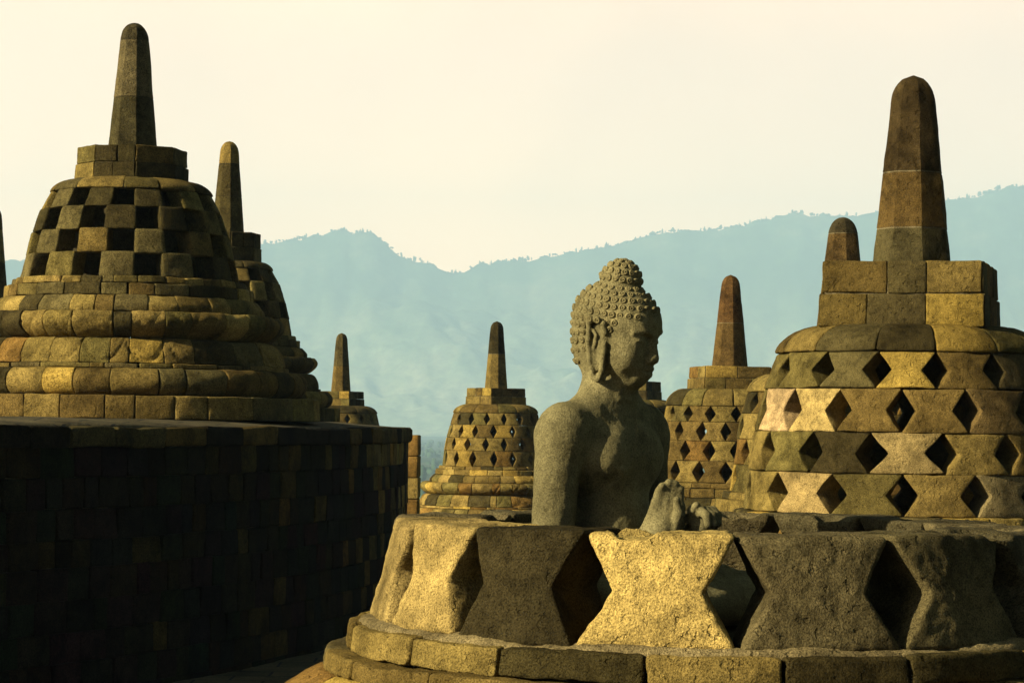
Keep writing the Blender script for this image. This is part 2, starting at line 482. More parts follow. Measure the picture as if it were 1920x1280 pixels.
# lower terrace the open stupa stands on: paved disc
def paving_mat():
    m, nt, b, out = new_mat('terrace_paving_stone')
    tc = nt.nodes.new('ShaderNodeTexCoord').outputs['Object']
    br = nt.nodes.new('ShaderNodeTexBrick')
    br.inputs['Scale'].default_value = 1.0
    br.inputs['Brick Width'].default_value = 0.55; br.inputs['Row Height'].default_value = 0.36; br.inputs['Mortar Size'].default_value = 0.012
    br.inputs['Color1'].default_value = (0.10, 0.08, 0.038, 1); br.inputs['Color2'].default_value = (0.065, 0.055, 0.027, 1); br.inputs['Mortar'].default_value = (0.03, 0.028, 0.02, 1)
    nt.links.new(tc, br.inputs['Vector'])
    c = mul(nt, br.outputs['Color'], ramp(nt, tex_noise(nt, 2.0, 8, 0.7, tc), [(0.3, 0.4), (0.5, 1.0), (0.75, 1.5)]))
    c = mul(nt, c, ramp(nt, tex_noise(nt, 40, 4, 0.7, tc), [(0.3, 0.6), (0.7, 1.3)]))
    nt.links.new(c, b.inputs['Base Color'])
    bp = nt.nodes.new('ShaderNodeBump'); bp.inputs['Distance'].default_value = 0.02
    nt.links.new(tex_noise(nt, 25, 6, 0.6, tc), bp.inputs['Height']); nt.links.new(bp.outputs[0], b.inputs['Normal'])
    return m
M_PAVE = paving_mat()
def disc(name, r, z, skirt, label, slope=0.0, rin=0.0):
    rr = np.array([0.01, r * 0.5, r * 0.8, r - 0.7, r - 0.35, r - 0.05, r, r])
    zz = np.array([z, z, z, z, z - slope * 0.55, z - slope, z - slope - 0.02, z - skirt])
    aa = np.linspace(0, 2 * math.pi, 241)
    A, I = np.meshgrid(aa, np.arange(len(rr)), indexing='ij')
    X, Y = MON[0] + rr[I] * np.cos(A), MON[1] + rr[I] * np.sin(A)
    Z = zz[I] + np.where(I < 6, 0.012 * vnoise(np.stack([X * 1.3, Y * 1.3, X * 0], -1)), 0)
    o = grid_mesh(name, X, Y, Z, M_PAVE)
    return tag(o, label, 'terrace', kind='structure')
disc('lower_terrace', 36.0, FLOOR, 3.0, 'stone paved lower terrace carrying the lattice stupas')
disc('upper_terrace', RW - 0.10, 0.0, 2.3, 'stone paved top of the upper terrace behind its dark wall', slope=0.05)

# ------------------------------------------------------------------ upper terrace wall
def make_wall():
    rng = random.Random(5)
    mb = MB()
    courses = [(-0.055, -0.21, RW + 0.03)]
    z = -0.21
    while z > FLOOR + 0.02:
        h = rng.uniform(0.20, 0.24); courses.append((z, max(z - h, FLOOR - 0.05), RW - 0.01 + rng.uniform(-0.006, 0.006))); z -= h
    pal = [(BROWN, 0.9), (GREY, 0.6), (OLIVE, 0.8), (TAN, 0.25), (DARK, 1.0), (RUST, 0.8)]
    a0, a1 = R(20), R(125)
    for zt, zb, r in courses:
        th = a0 + rng.uniform(0, 0.01)
        while th < a1:
            coping = zt > -0.1
            w = (rng.uniform(0.35, 0.75) if coping else rng.uniform(0.16, 0.40)) / r
            lit = np.interp(math.degrees(th), [55, 70, 80, 90, 100], [0.05, 0.12, 0.28, 0.6, 0.6])  # light painted in: paler blocks, more and brighter towards the right end
            col = pick(rng, pal, np.interp(math.degrees(th), [60, 76, 86, 92], [0.10, 0.35, 1.2, 1.9]) * rng.uniform(0.4, 1.1)) if rng.random() < lit else tuple(x * rng.uniform(0.6, 1.3) for x in SHADE_BLACK)
            if coping: col = pick(rng, [(GREY, 1), (BROWN, 1)], 0.5) if rng.random() < 0.5 else SHADE_BLACK
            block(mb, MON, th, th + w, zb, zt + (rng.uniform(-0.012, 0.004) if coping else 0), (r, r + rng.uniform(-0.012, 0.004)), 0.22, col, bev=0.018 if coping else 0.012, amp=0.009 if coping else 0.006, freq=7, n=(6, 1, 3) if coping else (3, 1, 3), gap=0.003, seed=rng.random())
            th += w
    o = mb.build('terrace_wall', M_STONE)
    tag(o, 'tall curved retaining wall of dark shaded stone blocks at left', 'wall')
make_wall()

def make_pier():
    rng = random.Random(9)
    mb = MB()
    p = P(772, 815, 38.0)
    z = p.z
    k = 0
    while z > FLOOR:
        h = rng.uniform(0.31, 0.36)
        for dy in (0, 0.5):
            straight(mb, (p.x - 0.05 + rng.uniform(-0.008, 0.008), p.y + dy, z - h / 2), (1, 0, 0), 0.17, 0.245, h / 2 - 0.004, pick(rng, [(RUST, 2), (TAN, 2), (BROWN, 1)]), bev=0.02)
        z -= h; k += 1
    tag(mb.build('stone_pier', M_STONE), 'narrow sunlit orange stone pier just beyond the dark wall end', 'pier')
make_pier()

# ------------------------------------------------------------------ stupas
BASE = [  # name, z0, z1 below the bell (m at scale 1), r bottom, r top, kind
    ('base_ring', -0.065, 0.0, 1.10, 1.085, 'flat'),
    ('base_ring', -0.175, -0.065, 1.165, 1.155, 'flat'),
    ('base_moulding', -0.325, -0.175, 1.275, 1.19, 'slope'),
    ('lotus_lip', -0.565, -0.325, 1.33, 1.36, 'lip'),
    ('lotus_ring', -0.79, -0.565, 1.47, 1.33, 'petal'),
    ('base_ring', -0.835, -0.79, 1.50, 1.50, 'flat'),
    ('round_moulding', -1.075, -0.835, 1.60, 1.56, 'torus'),
    ('plinth', -1.28, -1.075, 1.81, 1.80, 'flat'),
]

def stupa(spec):
    rng = random.Random(spec['seed'])
    d, ax = spec['d'], spec['axis']
    k = d / FPX
    pal = spec['pal']
    det = spec.get('detail', 1)
    dim = spec.get('dim', 1.0); tdim = spec.get('topdim', dim); bdim = spec.get('basedim', dim)
    rows = spec['rows']                                  # from the bell's bottom up: (y at the front, radius in px)
    zf = lambda y, r: P(ax, y, d - r * k).z
    base_pt = P(ax, rows[0][0], d)
    c0 = (base_pt.x, base_pt.y)
    zb = zf(rows[0][0], rows[0][1])
    floor = spec['floor']
    root = thing('stupa', (c0[0], c0[1], floor), spec['label'], 'stupa', spec.get('group'))
    # everything is built in world axes relative to the root
    c = (0.0, 0.0); oz = -floor
    L = lambda z: z + oz
    mat = spec.get('mat', M_STONE)
    colour = spec.get('colour', {})
    az0 = math.atan2(c0[0], c0[1])                        # azimuth 0 faces the camera
    rot = lambda a: a - az0
    RB = rows[0][1] * k
    zr = [zf(y, r) for y, r in rows]; rr_ = [r * k for y, r in rows]
    N = spec['N']; pitch = 2 * math.pi / N
    thick = spec.get('thick', 0.2)
    n_hi = {0: (4, 1, 4), 1: (6, 2, 6), 2: (10, 3, 10), 3: (42, 16, 36)}[det]
    amp = {0: 0.003, 1: 0.004, 2: 0.005, 3: 0.0042}[det]
    for i in range(len(rows) - 1):
        z0, z1 = L(zr[i]), L(zr[i + 1]); r0, r1 = rr_[i], rr_[i + 1]
        if spec['kind'] == 'diamond':
            mb = MB()
            edges = spec.get('edges')
            if edges:
                spans = [(R(edges[j]), R(edges[j + 1])) for j in range(len(edges) - 1)]
            else:
                ph = R(spec['phase'][i % len(spec['phase'])]) 
                jit = [rng.uniform(-0.05, 0.05) * pitch for _ in range(N)]
                spans = [(ph + j * pitch + jit[j], ph + (j + 1) * pitch + jit[(j + 1) % N]) for j in range(N)]
            for j, (a, b) in enumerate(spans):
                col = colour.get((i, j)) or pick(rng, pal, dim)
                W = rng.uniform(*spec.get('waist', (0.42, 0.50)))
                kw = dict(waist=W, tip=rng.uniform(0.0, 0.06), collar=spec.get('collar', 0.03), bev=spec.get('bev', 0.012) * rng.uniform(0.8, 1.3), amp=amp, amp2=(0.0024 if det == 3 else 0), n=n_hi, gap=spec.get('gap', 0.002 if det else -0.008), seed=rng.random() * 9)
                if True:
                    one = MB()
                    block(one, c, rot(a), rot(b), z0, z1, (r0, r1), thick, col, pits=spec.get('pits'), **kw)
                    o = one.build('lattice_stone', mat, root)
                    lab = spec.get('stone_labels', {}).get(j)
                    if lab: o['label'] = lab
                else:
                    block(mb, c, rot(a), rot(b), z0, z1, (r0, r1), thick, col, **kw)
            if mb.v: mb.build('lattice_course', mat, root)
        else:
            mb = MB()
            for j in range(N):
                a = R(spec['phase'][i % 2]) + j * pitch
                w = 0.5 * pitch * rng.uniform(1.04, 1.16)
                mb = MB()
                block(mb, c, rot(a), rot(a + w), z0 - 0.006, z1 + 0.006, (r0, r1), thick, colour.get((i, j)) or pick(rng, pal, dim), bev=0.02, amp=amp, n=n_hi, gap=0.0, seed=rng.random() * 9)
                mb.build('lattice_stone', mat, root)
    if spec.get('blocker'):  # added mass inside the bell that keeps the lattice holes dark
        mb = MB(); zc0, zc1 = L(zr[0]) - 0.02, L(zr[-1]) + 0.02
        pr = [(zc0 + (zc1 - zc0) * t_, spec['blocker'] * float(np.interp(t_, np.linspace(0, 1, len(rr_)), rr_))) for t_ in np.linspace(0, 1, 9)]
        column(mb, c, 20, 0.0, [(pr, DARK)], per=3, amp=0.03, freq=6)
        mb.build('added_blocker', mat, root)
    if spec.get('cap'):
        yc, rc = spec['cap']
        zc = zf(yc, rc); r0, r1 = rr_[-1] + 0.012, rc * k
        mb = MB(); nb = spec.get('ncap', 13)
        cuts = sorted((j + rng.uniform(-0.15, 0.15)) * 2 * math.pi / nb for j in range(nb))
        for j in range(nb):
            a, b = cuts[j], cuts[(j + 1) % nb] + (2 * math.pi if j == nb - 1 else 0)
            block(mb, c, a, b, L(zr[-1]), L(zc), lambda v: r1 + (r0 - r1) * np.sqrt(np.clip(1 - v ** 1.8, 0, 1)), 0.22, colour.get(('cap', j)) or pick(rng, pal, tdim),
                  bev=0.016, amp=amp, n=(6, 2, 6), gap=0.003, seed=rng.random() * 9)
        mb.build('dome_cap', mat, root)
        # pedestal block
        y0, y1, half, ns, prot, ncrs = spec['box']
        h_m = half * k
        zb0 = P(ax, y0, d - h_m).z - 0.02; zb1 = P(ax, y1, d - h_m).z
        corner = h_m / math.cos(math.pi / ns)
        pf = poly_fn(ns, rot(R(prot)))
        mb = MB()
        zz = np.linspace(L(zb0), L(zb1), ncrs + 1)
        for q in range(ncrs):
            cr = corner * (1.0 if ncrs == 1 else (1.035 - 0.035 * q))
            nb = spec.get('nbox', 9)
            off = rng.uniform(0, 1)
            cuts = [(j + off + rng.uniform(-0.22, 0.22)) * 2 * math.pi / nb for j in range(nb)]
            # cut exactly at the corners so that the edges stay crisp
            for s in range(ns):
                ca, cb = rot(R(prot)) + s * 2 * math.pi / ns, rot(R(prot)) + (s + 1) * 2 * math.pi / ns
                mids = spec.get('boxcuts', {4: 3, 8: 1}[ns]) 
                if ns == 8 and rng.random() < 0.4: mids = 2
                if ns == 4: mids = rng.choice([2, 3, 3]) if mids == 3 else mids
                # split by length along the face, not by angle
                tt = [0] + sorted((g + 1 + rng.uniform(-0.25, 0.25)) / mids for g in range(mids - 1)) + [1]
                mid_a = 0.5 * (ca + cb); hw = math.tan(math.pi / ns)
                an = [mid_a + math.atan((2 * x - 1) * hw) for x in tt]
                for g in range(mids):
                    block(mb, c, an[g], an[g + 1], zz[q], zz[q + 1], (cr * 1.0, cr * 0.99), min(0.22, 0.5 * h_m), colour.get(('box', q, s, g)) or pick(rng, pal, tdim),
                          bev=0.011, amp=amp * 0.8, n=(6, 2, 5), gap=0.004, poly=pf, seed=rng.random() * 9)
        if spec.get('mortar'):
            column(mb, c, ns, rot(R(prot)), [([(zz[0] + 0.03, corner * 0.985), (zz[-1] - 0.03, corner * 0.965)], MORTAR)], per=10, amp=0.012, freq=9)
        # flat top of the block
        o = mb.build('pedestal_block', mat, root)
        tb = MB(); aa_ = rot(R(prot)) + np.arange(ns * 6) * 2 * math.pi / (ns * 6)
        rad = corner * 0.93 * pf(aa_)
        ring = np.stack([rad * np.sin(aa_), -rad * np.cos(aa_), np.full(len(aa_), zz[-1] - 0.015)], 1)
        inner = ring * np.array([0.05, 0.05, 1.0])
        m_ = len(aa_); ii = np.arange(m_)
        tb.add(np.concatenate([ring, inner]), np.stack([ii, (ii + 1) % m_, (ii + 1) % m_ + m_, ii + m_], 1), GREY)
        tb.build('block_top', mat, o)
        # spire
        sy0, sy1, s0, s1, srot, joints = spec['spire']
        zs0 = P(ax, sy0, d).z - 0.03; zs1 = P(ax, sy1, d).z
        H = zs1 - zs0
        cs = [0.0] + joints + [1.0]
        secs = []
        rad = lambda t: (s0 + (s1 - s0) * t) * k
        for q in range(len(cs) - 1):
            t0, t1 = cs[q], cs[q + 1]
            pts = []
            for t_ in np.linspace(t0, t1, 8 if t1 < 1 else 26):
                r = rad(t_)
                e = s1 * k * 1.5 / H
                if t_ > 1 - e: r *= math.sqrt(max(1 - ((t_ - 1 + e) / e) ** 2.6, 0.0)) 
                pts.append([zs0 + oz + t_ * H, max(r, 0.004)])
            if q > 0: pts.insert(0, [pts[0][0] + 0.000, pts[0][1] - 0.012]); pts[1][0] += 0.006
            if t1 < 1: pts.append([pts[-1][0], pts[-1][1] - 0.012]); pts[-2][0] -= 0.006
            secs.append((pts, colour.get(('spire', q)) or pick(rng, pal, tdim)))
            if t1 < 1: secs.append(([(zs0 + oz + t1 * H - 0.012, rad(t1) - 0.012), (zs0 + oz + t1 * H - 0.004, rad(t1) - 0.002), (zs0 + oz + t1 * H + 0.004, rad(t1) - 0.002), (zs0 + oz + t1 * H + 0.012, rad(t1) - 0.012)], MORTAR if spec.get('mortar') else DARK))
        mb = MB()
        column(mb, c, 8, rot(R(srot)), secs, per=6 if det < 2 else 8, amp=0.0025 if det < 2 else 0.004, freq=7)
        mb.build('spire', mat, root, sharp=28)
    # base mouldings
    drop = zb - floor
    s = drop / 1.28 if spec.get('fit', True) else 1.0
    rs = RB / 1.03
    for name, z0, z1, r0, r1, kind in spec.get('base', BASE):
        if z1 * s + zb < floor - 0.01: break
        mb = MB()
        za, zb_ = L(zb + z0 * s), L(zb + z1 * s)
        ra, rb = r0 * rs, r1 * rs
        h = zb_ - za
        nb = spec.get('nbase') or {'flat': 26, 'slope': 24, 'lip': 30, 'petal': 26, 'torus': 32}[kind]
        relief = None
        if kind == 'flat' or kind == 'slope':
            prof = lambda v, ra=ra, rb=rb: ra + (rb - ra) * v
            if kind == 'slope': prof = lambda v, ra=ra, rb=rb: ra + (rb - ra) * (np.clip((v - 0.35) / 0.65, 0, 1) ** 1.3)
        elif kind == 'lip':
            prof = lambda v, ra=ra, rb=rb, rs=rs: ra - 0.05 + (0.165 + 0.02 * v) * rs * np.sin(np.clip(v * 0.78 + 0.02, 0, 1) * math.pi) ** 0.7
            npet = 24
            def relief(th, v, npet=npet):
                x = np.abs(np.mod(th * npet / (2 * math.pi), 1) - 0.5) * 2
                e = v - (1.0 - 0.95 * x ** 2.2)
                return -0.020 * np.exp(-(e / 0.09) ** 2)
        elif kind == 'petal':
            prof = lambda v, ra=ra, rb=rb: rb + (ra - rb) * np.sqrt(np.clip(1 - v ** 1.6, 0, 1))
            npet = 24
            def relief(th, v, npet=npet):
                x = np.abs(np.mod(th * npet / (2 * math.pi) + 0.5, 1) - 0.5) * 2
                e = v - (0.08 + 0.9 * x ** 2.4)
                return -0.022 * np.exp(-(e / 0.09) ** 2)
        else:
            prof = lambda v, ra=ra, rs=rs: ra - 0.02 + 0.11 * rs * np.sqrt(np.clip(1 - (2 * v - 1) ** 2, 0, 1))
        th = rng.uniform(0, 0.2); end = th + 2 * math.pi
        while th < end - 0.02:
            w = 2 * math.pi / nb * rng.uniform(0.7, 1.3)
            if th + w > end - 0.08: w = end - th
            nn = {0: (4, 1, 4), 1: (5, 1, 5), 2: (6, 2, 6), 3: (22, 14, 10)}[det]
            if relief is not None: nn = (max(nn[0], 10), 1, max(nn[2], 10)) if det else nn
            block(mb, c, th, th + w, za, zb_, prof, 0.34, spec.get('basecol', {}).get((name, len(mb.v))) or pick(rng, spec.get('basepal', pal), bdim), bev=0.011, amp=amp * 1.1, amp2=(0.0024 if det == 3 else 0), n=nn, gap=0.003, relief=relief, seed=rng.random() * 9)
            th += w
        mb.build(name, mat, root)
    return root, c0, zb

BASE_OPEN = [('base_ring', -0.07, 0.0, 1.095, 1.085, 'flat'), ('base_ring', -0.12, -0.07, 1.165, 1.155, 'flat'),
             ('base_moulding', -0.33, -0.12, 1.40, 1.165, 'slope'), ('lotus_lip', -0.60, -0.33, 1.40, 1.42, 'lip'), ('lotus_ring', -0.80, -0.60, 1.50, 1.38, 'petal'),
             ('round_moulding', -1.05, -0.80, 1.62, 1.58, 'torus'), ('plinth', -1.28, -1.05, 1.82, 1.81, 'flat')]
G_LOW = 'diamond lattice stupas on the lower terrace'
G_UP = 'square lattice stupas on the upper terrace'

# left, on the upper terrace
stupa(dict(seed=11, dim=0.74, topdim=0.62, basedim=0.76, blocker=0.6, d=22.6, axis=244, kind='square', N=11, phase=(-48.5, -30.5), thick=0.22, detail=2, pal=PAL_DARK, basepal=PAL_MID, floor=0.0,
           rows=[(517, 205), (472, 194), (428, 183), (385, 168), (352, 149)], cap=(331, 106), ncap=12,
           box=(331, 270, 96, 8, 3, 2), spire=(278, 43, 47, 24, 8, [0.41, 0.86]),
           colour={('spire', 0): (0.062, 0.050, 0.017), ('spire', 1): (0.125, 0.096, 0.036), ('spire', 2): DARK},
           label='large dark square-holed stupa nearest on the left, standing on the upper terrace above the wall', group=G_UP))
stupa(dict(seed=12, blocker=0.6, d=30.0, axis=424, kind='square', N=11, phase=(-40, -23), thick=0.22, detail=1, pal=PAL_BLACK, floor=0.0,
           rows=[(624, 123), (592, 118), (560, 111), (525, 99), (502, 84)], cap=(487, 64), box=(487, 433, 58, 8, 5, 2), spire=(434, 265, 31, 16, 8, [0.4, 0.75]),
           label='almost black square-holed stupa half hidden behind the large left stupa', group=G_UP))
stupa(dict(seed=13, blocker=0.6, d=34.0, axis=-22, kind='square', N=11, phase=(-40, -23), thick=0.22, detail=0, pal=PAL_BLACK, floor=0.0,
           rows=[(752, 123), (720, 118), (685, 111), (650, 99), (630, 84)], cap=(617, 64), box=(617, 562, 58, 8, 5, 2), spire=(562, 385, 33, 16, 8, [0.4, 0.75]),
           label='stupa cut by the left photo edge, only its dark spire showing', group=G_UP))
# lower terrace
stupa(dict(seed=14, dim=0.6, blocker=0.6, d=55.0, axis=637, kind='diamond', N=16, phase=(0, 11), thick=0.2, detail=0, pal=PAL_DARK, floor=FLOOR, fit=True,
           rows=[(861, 85), (837, 82), (815, 79), (795, 73), (775, 68)], cap=(760, 45), box=(760, 733, 33, 4, 20, 2), spire=(734, 624, 19, 10, 10, [0.45]),
           label='small distant dark stupa with pale spire rising behind the wall top, left of the gap', group=G_LOW))
stupa(dict(seed=15, dim=0.62, basedim=0.85, blocker=0.28, waist=(0.34, 0.40), d=47.0, axis=928, kind='diamond', N=16, phase=(-2, -11.5), thick=0.16, detail=1, mortar=True, pal=PAL_GOLD, floor=FLOOR,
           rows=[(875, 99), (846, 95.5), (821, 91.5), (797, 85), (774, 79)], cap=(757, 50), box=(757, 727, 40, 4, -9, 2), spire=(728, 602, 22, 11.5, 11, [0.52]),
           label='small golden-brown stupa standing alone in the gap between wall and statue', group=G_LOW))
stupa(dict(seed=16, dim=0.6, blocker=0.6, d=48.0, axis=1186, kind='diamond', N=16, phase=(3, -8), thick=0.2, detail=0, pal=PAL_DARK, floor=FLOOR,
           rows=[(866, 97), (837, 93.5), (812, 89.5), (788, 83), (765, 77)], cap=(748, 50), box=(749, 714, 41, 4, 25, 2), spire=(716, 600, 21, 11, 11, [0.5]),
           label='dark stupa directly behind the statue, only its block showing under the chin', group=G_LOW))
stupa(dict(seed=17, dim=0.66, blocker=0.28, d=31.0, axis=1366, kind='diamond', N=16, phase=(-2, 6.5), thick=0.17, detail=1, mortar=True, pal=PAL_GOLD, floor=FLOOR,
           rows=[(906, 140), (865, 134), (827, 129), (791, 123), (761, 118)], cap=(728, 84), box=(728, 686, 64, 4, -30, 2), spire=(686, 515, 35, 16, 12, [0.48]),
           colour={('spire', 0): (0.105, 0.064, 0.017), ('spire', 1): (0.11, 0.058, 0.016)},
           label='brown stupa standing right behind the statue, a pale light hole in its lattice', group=G_LOW))
stupa(dict(seed=18, dim=0.66, d=24.0, axis=1576, kind='diamond', N=15, phase=(-4, 8), thick=0.2, detail=1, mortar=True, pal=PAL_GOLD, floor=FLOOR,
           rows=[(929, 208), (876, 200), (826, 194), (776, 187), (735, 174)], cap=(700, 128), box=(700, 627, 92, 4, -35, 2), spire=(627, 407, 51, 25, 12, [0.45, 0.86]),
           colour={('spire', 2): DARK, ('spire', 1): (0.095, 0.058, 0.016), ('spire', 0): (0.095, 0.058, 0.016)},
           label='stupa mostly hidden behind the big right stupa, its short round-topped spire and left edge showing', group=G_LOW))
stupa(dict(seed=19, dim=0.70, topdim=0.52, d=15.0, axis=1706, kind='diamond', N=15, phase=(-2.5, 10.5), thick=0.22, detail=2, pal=PAL_MID, floor=FLOOR, mat=M_NEAR, mortar=True,
           rows=[(970, 310), (890, 303), (811, 291), (728, 274), (658, 250)], cap=(606, 165), ncap=14, box=(606, 487, 147, 4, -52, 2),
           spire=(490, 142, 76, 38, 15, [0.19, 0.485]), colour={('spire', 0): (0.078, 0.062, 0.021), ('spire', 1): (0.10, 0.062, 0.016), ('spire', 2): (0.056, 0.037, 0.012), (2, 12): (0.46, 0.31, 0.12), (2, 13): (0.43, 0.30, 0.085), (0, 13): (0.32, 0.22, 0.068), (1, 14): (0.27, 0.19, 0.06), (2, 1): (0.13, 0.085, 0.025), (3, 1): (0.10, 0.075, 0.025), (1, 2): (0.085, 0.068, 0.026), (0, 1): (0.20, 0.15, 0.055), (0, 2): (0.08, 0.062, 0.022)},
           label='tall diamond-holed stupa at the right edge with thick blunt spire', group=G_LOW))

# the open stupa: one course of lattice, its bell gone
HOLLOWS = [(-66, 0.83, 0.06, 0.03), (-50, 0.80, 0.055, 0.03), (-98, 0.82, 0.07, 0.04), (-120, 0.80, 0.06, 0.04), (-80, 0.80, 0.05, 0.03), (33, 0.80, 0.06, 0.03),
           (46, 0.83, 0.07, 0.04), (62, 0.80, 0.06, 0.03), (80, 0.82, 0.07, 0.04), (150, 0.8, 0.06, 0.03), (120, 0.8, 0.07, 0.04), (-150, 0.8, 0.06, 0.03)]
def rim_pits(p, q, hz):
    top = np.clip((q[:, 2] / hz - 0.9) / 0.1, 0, 1)
    nz = vnoise(np.stack([p[:, 0] * 7, p[:, 1] * 7, p[:, 2] * 0], 1))
    dz = -0.022 * np.clip((nz - 0.35) / 0.25, 0, 1) * top
    a_ = np.arctan2(p[:, 0], -p[:, 1]); r_ = np.hypot(p[:, 0], p[:, 1])
    for deg, rc, rad, dep in HOLLOWS:
        e = np.hypot((a_ - R(deg)) * rc, r_ - rc) + 0.01 * vnoise(np.stack([p[:, 0] * 30, p[:, 1] * 30, p[:, 2] * 0], 1))
        dz = dz - dep * np.clip((rad - e) / 0.022, 0, 1) * top
    p = p.copy(); p[:, 2] += dz
    return p
E = [-86, -63, -43, -20.7, 4.1, 30, 56]
E = E + [56 + (272 - 56) * j / 8 for j in range(1, 9)]
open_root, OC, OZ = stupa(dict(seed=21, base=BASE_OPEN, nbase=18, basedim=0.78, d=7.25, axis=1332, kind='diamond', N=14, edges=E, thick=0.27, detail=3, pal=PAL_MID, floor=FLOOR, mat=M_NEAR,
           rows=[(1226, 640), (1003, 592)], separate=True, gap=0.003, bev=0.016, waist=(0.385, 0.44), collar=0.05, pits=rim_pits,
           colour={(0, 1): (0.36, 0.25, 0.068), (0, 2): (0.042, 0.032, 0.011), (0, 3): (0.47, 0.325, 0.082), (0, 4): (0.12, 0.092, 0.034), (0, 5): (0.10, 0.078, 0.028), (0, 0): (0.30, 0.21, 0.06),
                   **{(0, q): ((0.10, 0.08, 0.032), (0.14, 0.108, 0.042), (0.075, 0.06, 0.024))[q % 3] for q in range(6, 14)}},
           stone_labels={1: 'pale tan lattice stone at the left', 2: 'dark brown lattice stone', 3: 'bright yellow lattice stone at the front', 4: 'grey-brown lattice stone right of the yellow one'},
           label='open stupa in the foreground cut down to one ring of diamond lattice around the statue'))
# floor inside the open stupa
mb = MB()
aa_ = np.arange(48) * 2 * math.pi / 48
outer = np.stack([1.0 * np.sin(aa_), -1.0 * np.cos(aa_), np.full(48, OZ - FLOOR - 0.02)], 1)
inner = outer * np.array([0.02, 0.02, 1])
ii = np.arange(48)
mb.add(np.concatenate([outer, inner]), np.stack([ii, (ii + 1) % 48, (ii + 1) % 48 + 48, ii + 48], 1), DARK)
mb.build('inner_floor', M_NEAR, open_root)
mb = MB()
ths = np.linspace(0, 2 * math.pi, 361)[:-1]
rad_ = np.array([0.84, 0.95, 1.005, 1.035, 1.050, 1.052]); hgt = np.array([0.020, 0.022, 0.020, 0.014, 0.002, -0.02])
TH, RI = np.meshgrid(ths, np.arange(6), indexing='ij')
w1 = fbm(np.stack([np.sin(TH) * 6, np.cos(TH) * 6, RI * 0.3], -1)); w2 = fbm(np.stack([np.sin(TH) * 30, np.cos(TH) * 30, RI * 0.9], -1))
RD = rad_[RI] + 0.012 * w1 * (RI > 1) + 0.004 * w2
ZD = OZ - FLOOR + hgt[RI] * (0.75 + 0.5 * w1) + 0.004 * w2
mm = np.arange(360 * 6).reshape(360, 6); nx = np.roll(mm, -1, 0)
mb.add(np.stack([RD * np.sin(TH), -RD * np.cos(TH), ZD], -1).reshape(-1, 3), np.stack([mm[:, :-1], mm[:, 1:], nx[:, 1:], nx[:, :-1]], -1).reshape(-1, 4), (0.22, 0.165, 0.062))
mb.build('mortar_bed', M_NEAR, open_root)

